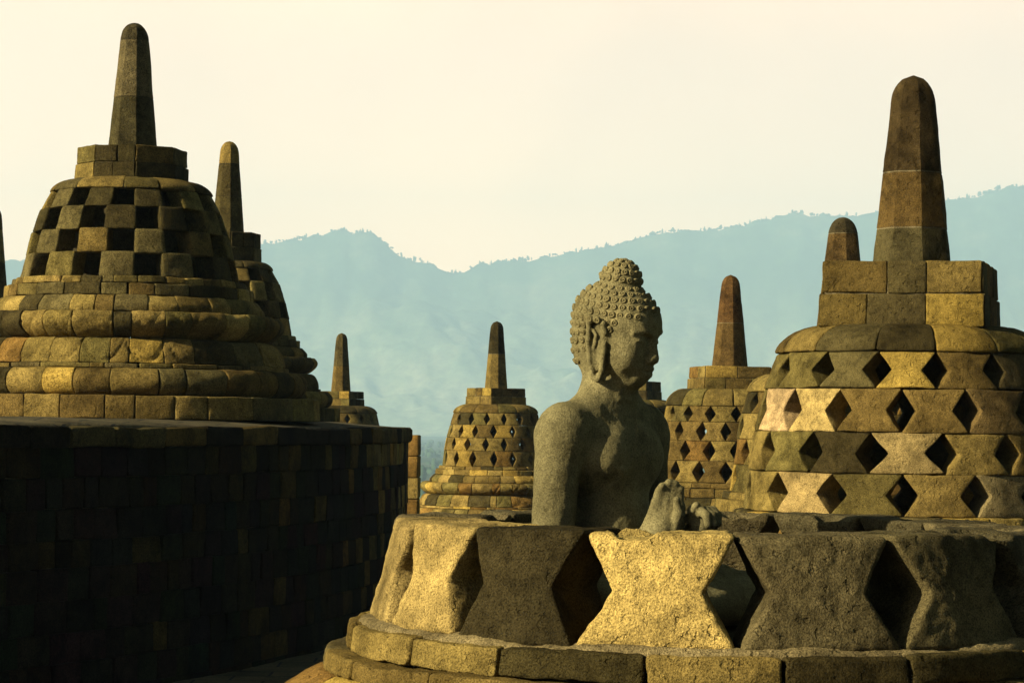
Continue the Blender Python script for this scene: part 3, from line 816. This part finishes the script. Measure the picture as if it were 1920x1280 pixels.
# ------------------------------------------------------------------ seated statue (signed distance field -> one surface)
def make_statue():
    SEAT = OZ - 0.02
    PHI = R(50)
    at = P(1140, 900, 7.25)
    h = 0.004
    lo = np.array([-0.24, -0.53, -0.02]); hi = np.array([0.50, 0.53, 1.16])
    n = ((hi - lo) / h).astype(int) + 1
    vol = np.full(n, 1.0, dtype=np.float32)
    axs = [lo[i] + h * np.arange(n[i]) for i in range(3)]
    def region(a, b):
        s = []
        for i in range(3):
            i0 = max(int((a[i] - lo[i]) / h), 0); i1 = min(int((b[i] - lo[i]) / h) + 2, n[i])
            s.append(slice(i0, max(i1, i0 + 1)))
        s = tuple(s)
        g = np.meshgrid(axs[0][s[0]], axs[1][s[1]], axs[2][s[2]], indexing='ij', sparse=True)
        return s, g
    def smin(a, b, k):
        hh = np.clip(0.5 + 0.5 * (b - a) / k, 0, 1)
        return b + (a - b) * hh - k * hh * (1 - hh)
    def apply(fn, a, b, k, op):
        a = np.array(a) - k - 0.03; b = np.array(b) + k + 0.03
        s, g = region(a, b)
        dd = fn(*g).astype(np.float32)
        if op == '+': vol[s] = smin(vol[s], dd, k)
        else: vol[s] = -smin(-vol[s], dd, k)
    I3 = np.eye(3)
    def ell(c, r, k=0.03, op='+', fr=None, off=None):
        """ellipsoid; fr = 3x3 (columns are axes), off = origin of that frame"""
        M = I3 if fr is None else fr
        o = np.zeros(3) if off is None else off
        c = o + M @ np.array(c, float); r = np.array(r, float)
        m = np.abs(M) @ r
        def fn(x, y, z):
            X, Y, Z = x - c[0], y - c[1], z - c[2]
            a = [(M[0, i] * X + M[1, i] * Y + M[2, i] * Z) for i in range(3)]
            k0 = np.sqrt(sum((a[i] / r[i]) ** 2 for i in range(3))) + 1e-6
            k1 = np.sqrt(sum((a[i] / r[i] ** 2) ** 2 for i in range(3))) + 1e-6
            return k0 * (k0 - 1) / k1
        apply(fn, c - m, c + m, k, op)
    def cap(a, b, ra, rb, k=0.02, op='+', fr=None, off=None):
        M = I3 if fr is None else fr
        o = np.zeros(3) if off is None else off
        a = o + M @ np.array(a, float); b = o + M @ np.array(b, float)
        ab = b - a; L2 = max(ab @ ab, 1e-9); rm = max(ra, rb)
        def fn(x, y, z):
            X, Y, Z = x - a[0], y - a[1], z - a[2]
            t = np.clip((X * ab[0] + Y * ab[1] + Z * ab[2]) / L2, 0, 1)
            return np.sqrt((X - t * ab[0]) ** 2 + (Y - t * ab[1]) ** 2 + (Z - t * ab[2]) ** 2) - (ra + (rb - ra) * t)
        apply(fn, np.minimum(a, b) - rm, np.maximum(a, b) + rm, k, op)
    def chain(pts, rs, k=0.012, op='+', fr=None, off=None):
        for i in range(len(pts) - 1):
            cap(pts[i], pts[i + 1], rs[i] if hasattr(rs, '__len__') else rs, rs[i + 1] if hasattr(rs, '__len__') else rs, k, op, fr, off)
    # torso
    ell((-0.005, 0, 0.51), (0.118, 0.172, 0.165), 0.05)
    ell((0.015, 0, 0.26), (0.115, 0.145, 0.20), 0.06)
    ell((-0.01, 0, 0.09), (0.14, 0.19, 0.11), 0.06)
    ell((0.055, -0.075, 0.515), (0.062, 0.085, 0.075), 0.05)      # chest
    ell((0.055, 0.075, 0.515), (0.062, 0.085, 0.075), 0.05)
    cap((-0.02, -0.185, 0.596), (-0.02, 0.185, 0.596), 0.066, 0.066, 0.05)   # shoulder girdle
    cap((-0.012, -0.16, 0.600), (-0.005, -0.03, 0.70), 0.05, 0.06, 0.05)  # trapezius
    cap((-0.012, 0.16, 0.600), (-0.005, 0.03, 0.70), 0.05, 0.06, 0.05)
    # robe: a thin layer over the left shoulder and body
    s, g = region((-0.24, -0.3, 0.02), (0.24, 0.3, 0.72))
    x, y, z = g
    edge = ((z - 0.34) * 0.22 - (y + 0.16) * 0.34) / 0.405
    robe = np.maximum(vol[s] - 0.0045, edge + 0 * x)
    vol[s] = smin(vol[s], robe.astype(np.float32), 0.004)
    # arms
    for sd in (-1, 1):
        ell((-0.02, 0.206 * sd, 0.568), (0.072, 0.066, 0.088), 0.05)
        cap((-0.02, 0.212 * sd, 0.562), (-0.025, 0.236 * sd, 0.25), 0.070, 0.062, 0.025)
        cap((-0.025, 0.238 * sd, 0.225), (0.205, 0.078 * sd - 0.003, 0.235), 0.058, 0.040, 0.02)
    ell((0.112, -0.078, 0.475), (0.012, 0.012, 0.012), 0.012)
    # neck
    cap((-0.012, 0, 0.63), (0.005, 0, 0.82), 0.082, 0.074, 0.035)
    for q in (0.690, 0.715, 0.738):
        chain([(0.074 * math.cos(a), 0.080 * math.sin(a), q - 0.010 * math.cos(a) + 0.004) for a in np.linspace(-1.5, 1.5, 7)], 0.0065, 0.012)
    # legs
    for sd in (-1, 1):
        cap((0.0, 0.12 * sd, 0.10), (0.27, 0.38 * sd, 0.085), 0.105, 0.078, 0.04)
    cap((0.27, 0.38, 0.085), (0.34, -0.14, 0.06), 0.074, 0.045, 0.03)
    cap((0.27, -0.38, 0.085), (0.26, 0.20, 0.125), 0.074, 0.045, 0.03)
    chain([(0.26, 0.18, 0.13), (0.23, 0.27, 0.15), (0.22, 0.33, 0.155)], [0.042, 0.038, 0.022], 0.015)
    chain([(0.34, -0.12, 0.06), (0.31, -0.22, 0.10)], [0.042, 0.03], 0.015)
    # right hand: raised in front of the breast, palm outwards, fingers bent
    cap((0.200, -0.078, 0.245), (0.238, -0.050, 0.315), 0.048, 0.048, 0.015)
    hz = np.array([0.13, 0.05, 0.99]); hz /= np.linalg.norm(hz)
    hx = np.array([0.80, -0.60, 0.0]); hx -= hz * (hx @ hz); hx /= np.linalg.norm(hx)
    HF = np.stack([hx, np.cross(hz, hx), hz], 1); HO = np.array([0.250, -0.040, 0.352])
    ell((0.0, -0.002, -0.035), (0.036, 0.057, 0.080), 0.012, fr=HF, off=HO)
    for yy, top in [(-0.030, 0.076), (-0.010, 0.090), (0.010, 0.088), (0.029, 0.076)]:     # four upright fingers, tips bent a little
        chain([(0.0, yy * 1.45, -0.055), (0.004, yy * 1.15, 0.022), (-0.002, yy * 1.0, top - 0.020), (0.010, yy * 0.96, top)],
              [0.021, 0.0175, 0.0145, 0.0115], 0.009, fr=HF, off=HO)
    chain([(0.028, 0.020, -0.040), (0.044, 0.024, 0.005), (0.040, 0.012, 0.045)], [0.019, 0.0145, 0.011], 0.006, fr=HF, off=HO)
    # left hand in front of it, lying with the fingers pointing out
    cap((0.205, 0.078, 0.252), (0.290, 0.060, 0.295), 0.040, 0.038, 0.015)
    ell((0.318, 0.048, 0.322), (0.046, 0.046, 0.040), 0.012)
    for yy, ln in [(0.012, 0.044), (0.032, 0.054), (0.052, 0.050), (0.070, 0.038)]:
        chain([(0.318, yy, 0.345), (0.340, yy - 0.004, 0.360), (0.342 + ln * 0.5, yy - 0.010, 0.348), (0.344 + ln * 0.62, yy - 0.014, 0.322)], [0.0145, 0.0140, 0.0125, 0.0105], 0.004)
    chain([(0.300, 0.010, 0.335), (0.316, -0.004, 0.362), (0.330, -0.004, 0.376)], [0.016, 0.0135, 0.011], 0.006)
    # head
    yaw, pit = R(10), R(9)
    HR = np.array(Matrix.Rotation(yaw, 3, 'Z') @ Matrix.Rotation(pit, 3, 'Y'))
    HC = np.array([0.030, 0.0, 0.895])
    kw = dict(fr=HR, off=HC)
    CR = ((-0.016, 0, 0.034), (0.132, 0.113, 0.112))
    NP = ((-0.058, 0, -0.040), (0.080, 0.090, 0.108))
    ell(*CR, 0.03, **kw)
    ell(*NP, 0.03, **kw)
    ell((0.033, 0, -0.045), (0.090, 0.096, 0.114), 0.03, **kw)
    ell((0.046, 0, 0.030), (0.086, 0.090, 0.066), 0.03, **kw)          # forehead
    ell((0.076, 0, -0.134), (0.040, 0.046, 0.030), 0.03, **kw)      # chin
    for sd in (-1, 1):
        ell((0.058, 0.050 * sd, -0.072), (0.050, 0.044, 0.056), 0.025, **kw)   # cheek
        ell((0.128, 0.040 * sd, -0.016), (0.020, 0.032, 0.016), 0.014, '-', **kw)   # eye socket
        ell((0.096, 0.041 * sd, -0.022), (0.022, 0.031, 0.018), 0.008, **kw)        # lidded eye
        chain([(0.123, 0.014 * sd, -0.026), (0.122, 0.040 * sd, -0.032), (0.106, 0.070 * sd, -0.027)], 0.0035, 0.003, '-', **kw)
        chain([(0.123, 0.012 * sd, 0.002), (0.118, 0.038 * sd, 0.012), (0.094, 0.075 * sd, 0.002)], 0.007, 0.012, **kw)   # brow
        ell((0.126, 0.015 * sd, -0.073), (0.016, 0.013, 0.012), 0.008, **kw)   # nostril wing
    cap((0.117, 0, 0.004), (0.134, 0, -0.066), 0.010, 0.0165, 0.012, **kw)     # nose
    ell((0.106, 0, -0.107), (0.024, 0.040, 0.030), 0.02, **kw)                # mouth mound
    chain([(0.112, -0.029, -0.104), (0.126, -0.010, -0.099), (0.126, 0.010, -0.099), (0.112, 0.029, -0.104)], [0.005, 0.0088, 0.0088, 0.005], 0.005, **kw)
    chain([(0.110, -0.025, -0.113), (0.122, -0.008, -0.118), (0.122, 0.008, -0.118), (0.110, 0.025, -0.113)], [0.005, 0.0100, 0.0100, 0.005], 0.005, **kw)
    chain([(0.122, -0.024, -0.1075), (0.137, 0, -0.1085), (0.122, 0.024, -0.1075)], 0.0028, 0.003, '-', **kw)
    ell((-0.014, 0, 0.142), (0.063, 0.062, 0.068), 0.012, **kw)               # topknot
    # ears with long lobes
    for sd in (-1, 1):
        E3 = lambda x, y, z: (x - 0.14 * (z - 0.0) * 1.0, y * sd, z)
        ell(E3(-0.012, 0.098, -0.050), (0.030, 0.016, 0.088), 0.010, **kw)
        ring = [(0.016, 0.110, -0.012), (0.012, 0.118, 0.014), (-0.010, 0.122, 0.026), (-0.034, 0.121, 0.012), (-0.038, 0.117, -0.040),
                (-0.034, 0.111, -0.100), (-0.024, 0.106, -0.148), (-0.008, 0.105, -0.154), (0.005, 0.106, -0.126), (0.012, 0.109, -0.070), (0.015, 0.111, -0.046)]
        chain([E3(*p) for p in ring], 0.0085, 0.004, **kw)
        chain([E3(*p) for p in [(-0.012, 0.122, 0.002), (-0.013, 0.122, -0.030), (-0.012, 0.119, -0.075), (-0.011, 0.113, -0.125)]], [0.009, 0.012, 0.011, 0.007], 0.003, '-', **kw)
        chain([E3(*p) for p in [(-0.022, 0.116, -0.010), (-0.010, 0.118, -0.026), (-0.018, 0.112, -0.06)]], [0.0055, 0.006, 0.004], 0.003, **kw)
    # worn surface
    # ---- surface nets
    inside = vol < 0
    cs = np.zeros(np.array(inside.shape) - 1, dtype=np.int8)
    for a in (0, 1):
        for b in (0, 1):
            for c in (0, 1):
                cs += inside[a:inside.shape[0] - 1 + a, b:inside.shape[1] - 1 + b, c:inside.shape[2] - 1 + c]
    cells = np.argwhere((cs > 0) & (cs < 8))
    idx = np.full(cs.shape, -1, dtype=np.int64); idx[tuple(cells.T)] = np.arange(len(cells))
    acc = np.zeros((len(cells), 3)); cnt = np.zeros(len(cells))
    corners = [(a, b, c) for a in (0, 1) for b in (0, 1) for c in (0, 1)]
    for p in corners:
        for q in corners:
            if sum(q) - sum(p) == 1 and all(q[i] >= p[i] for i in range(3)):
                va = vol[cells[:, 0] + p[0], cells[:, 1] + p[1], cells[:, 2] + p[2]]
                vb = vol[cells[:, 0] + q[0], cells[:, 1] + q[1], cells[:, 2] + q[2]]
                m = (va < 0) != (vb < 0)
                t = np.where(m, va / np.where(m, va - vb, 1), 0)
                pt = np.array(p) + t[:, None] * (np.array(q) - np.array(p))
                acc[m] += pt[m]; cnt[m] += 1
    V = lo + h * (cells + acc / cnt[:, None])
    F = []
    for ax_ in range(3):
        o1, o2 = [(1, 2), (2, 0), (0, 1)][ax_]
        sl0 = [slice(1, -1)] * 3; sl1 = [slice(1, -1)] * 3
        sl0[ax_] = slice(0, -1); sl1[ax_] = slice(1, None)
        A, B = inside[tuple(sl0)], inside[tuple(sl1)]
        for flag in (True, False):
            e = np.argwhere((A != B) & (A == flag))
            for i in range(3):
                if i != ax_: e[:, i] += 1
            def cell(d1, d2):
                c = e.copy(); c[:, o1] -= d1; c[:, o2] -= d2
                return idx[c[:, 0], c[:, 1], c[:, 2]]
            qd = np.stack([cell(1, 1), cell(0, 1), cell(0, 0), cell(1, 0)], 1)
            F.append(qd if flag else qd[:, ::-1])
    F = np.concatenate(F); F = F[(F >= 0).all(1)]
    V = V + np.stack([fbm(V * 55), fbm(V * 55 + 31), fbm(V * 55 + 67)], 1) * 0.0011
    root = thing('statue', (at.x, at.y, SEAT), 'grey-brown stone statue of a cross-legged figure with curled hair, seated inside the open stupa', 'statue', rz=PHI - math.pi / 2)
    mb = MB(); mb.add(V, F, (0.165, 0.138, 0.054))
    mb.build('body', M_STATUE, root)
    # ---- snail-shell curls
    mb = MB()
    rngc = random.Random(4)
    K = 14
    pr = [(0.0, 0.0062), (0.0022, 0.0058), (0.0036, 0.0030), (0.0050, 0.0034), (0.0072, 0.0060), (0.0096, 0.0048), (0.0113, 0.0012), (0.0117, -0.004)]
    def ray(o, dirv, c, r):
        o = (o - np.array(c)) / np.array(r); dd = dirv / np.array(r)
        A = dd @ dd; B = 2 * o @ dd; C = o @ o - 1
        D = B * B - 4 * A * C
        return (-B + math.sqrt(D)) / (2 * A) if D > 0 else -1
    def curl(pos, nrm, s):
        n_ = nrm / np.linalg.norm(nrm)
        t1 = np.cross(n_, [0.1, 0.3, 0.9]); t1 /= np.linalg.norm(t1); t2 = np.cross(n_, t1)
        a0 = rngc.uniform(0, 6.28)
        vv = []
        for r_, z_ in pr:
            for q in range(K):
                a = a0 + q * 2 * math.pi / K
                zz = z_ - 0.0015 * math.sin(a - 0) * (r_ > 0.002)
                rr2 = max(r_, 0.0004) * (1 + 0.06 * math.sin(3 * a + a0))
                vv.append(pos + s * (rr2 * (math.cos(a) * t1 + math.sin(a) * t2) + zz * n_))
        ff = []
        for i in range(len(pr) - 1):
            for q in range(K):
                ff.append((i * K + q, (i + 1) * K + q, (i + 1) * K + (q + 1) % K, i * K + (q + 1) % K))
        mb.add(HC + (HR @ np.array(vv).T).T, ff, (0.180, 0.147, 0.056))
    ctr = np.array([-0.016, 0, 0.02])
    row = 0
    el = 78.0
    while el > -62:
        e = R(el)
        rad = math.cos(e) * 0.118
        m = max(int(2 * math.pi * rad / 0.0232), 3)
        for j in range(m):
            a = (j + 0.5 * (row % 2)) * 2 * math.pi / m + 0.03
            dv = np.array([math.cos(a) * math.cos(e), math.sin(a) * math.cos(e), math.sin(e)])
            tt = max(ray(ctr, dv, *CR), ray(ctr, dv, *NP))
            for st_ in np.arange(tt - 0.004, tt + 0.03, 0.001):
                g_ = (HC + HR @ (ctr + dv * st_) - lo) / h
                if vol[tuple(np.round(g_).astype(int))] > 0: break
            else: st_ = tt
            tt = max(tt - 0.002, st_ - 0.0015)
            p = ctr + dv * tt
            aa2 = abs(math.degrees(math.atan2(p[1], p[0] + 0.016)))
            lim = np.interp(aa2, [0, 30, 55, 72, 84, 100, 112, 125, 180], [0.062, 0.052, 0.020, -0.014, 0.020, 0.000, -0.06, -0.115, -0.125])
            if p[2] < lim: continue
            if (p[0] + 0.014) ** 2 + p[1] ** 2 < 0.058 ** 2 and p[2] > 0.08: continue
            c_, r_ = (CR if ray(ctr, dv, *CR) >= ray(ctr, dv, *NP) else NP)
            nn = (p - np.array(c_)) / np.array(r_) ** 2
            curl(p, nn, rngc.uniform(0.86, 1.02))
        el -= 11.0; row += 1
    tc_, tr_ = np.array([-0.014, 0, 0.142]), np.array([0.063, 0.062, 0.068])
    for row, el in enumerate([8, 28, 48, 68, 88]):
        e = R(el); m = max(int(2 * math.pi * math.cos(e) * 0.063 / 0.0215), 1)
        for j in range(m):
            a = (j + 0.5 * (row % 2)) * 2 * math.pi / m
            dv = np.array([math.cos(a) * math.cos(e), math.sin(a) * math.cos(e), math.sin(e)])
            p = tc_ + dv * tr_
            curl(p, dv / tr_, 0.88 * rngc.uniform(0.95, 1.05))
    mb.build('hair', M_STATUE, root)
make_statue()
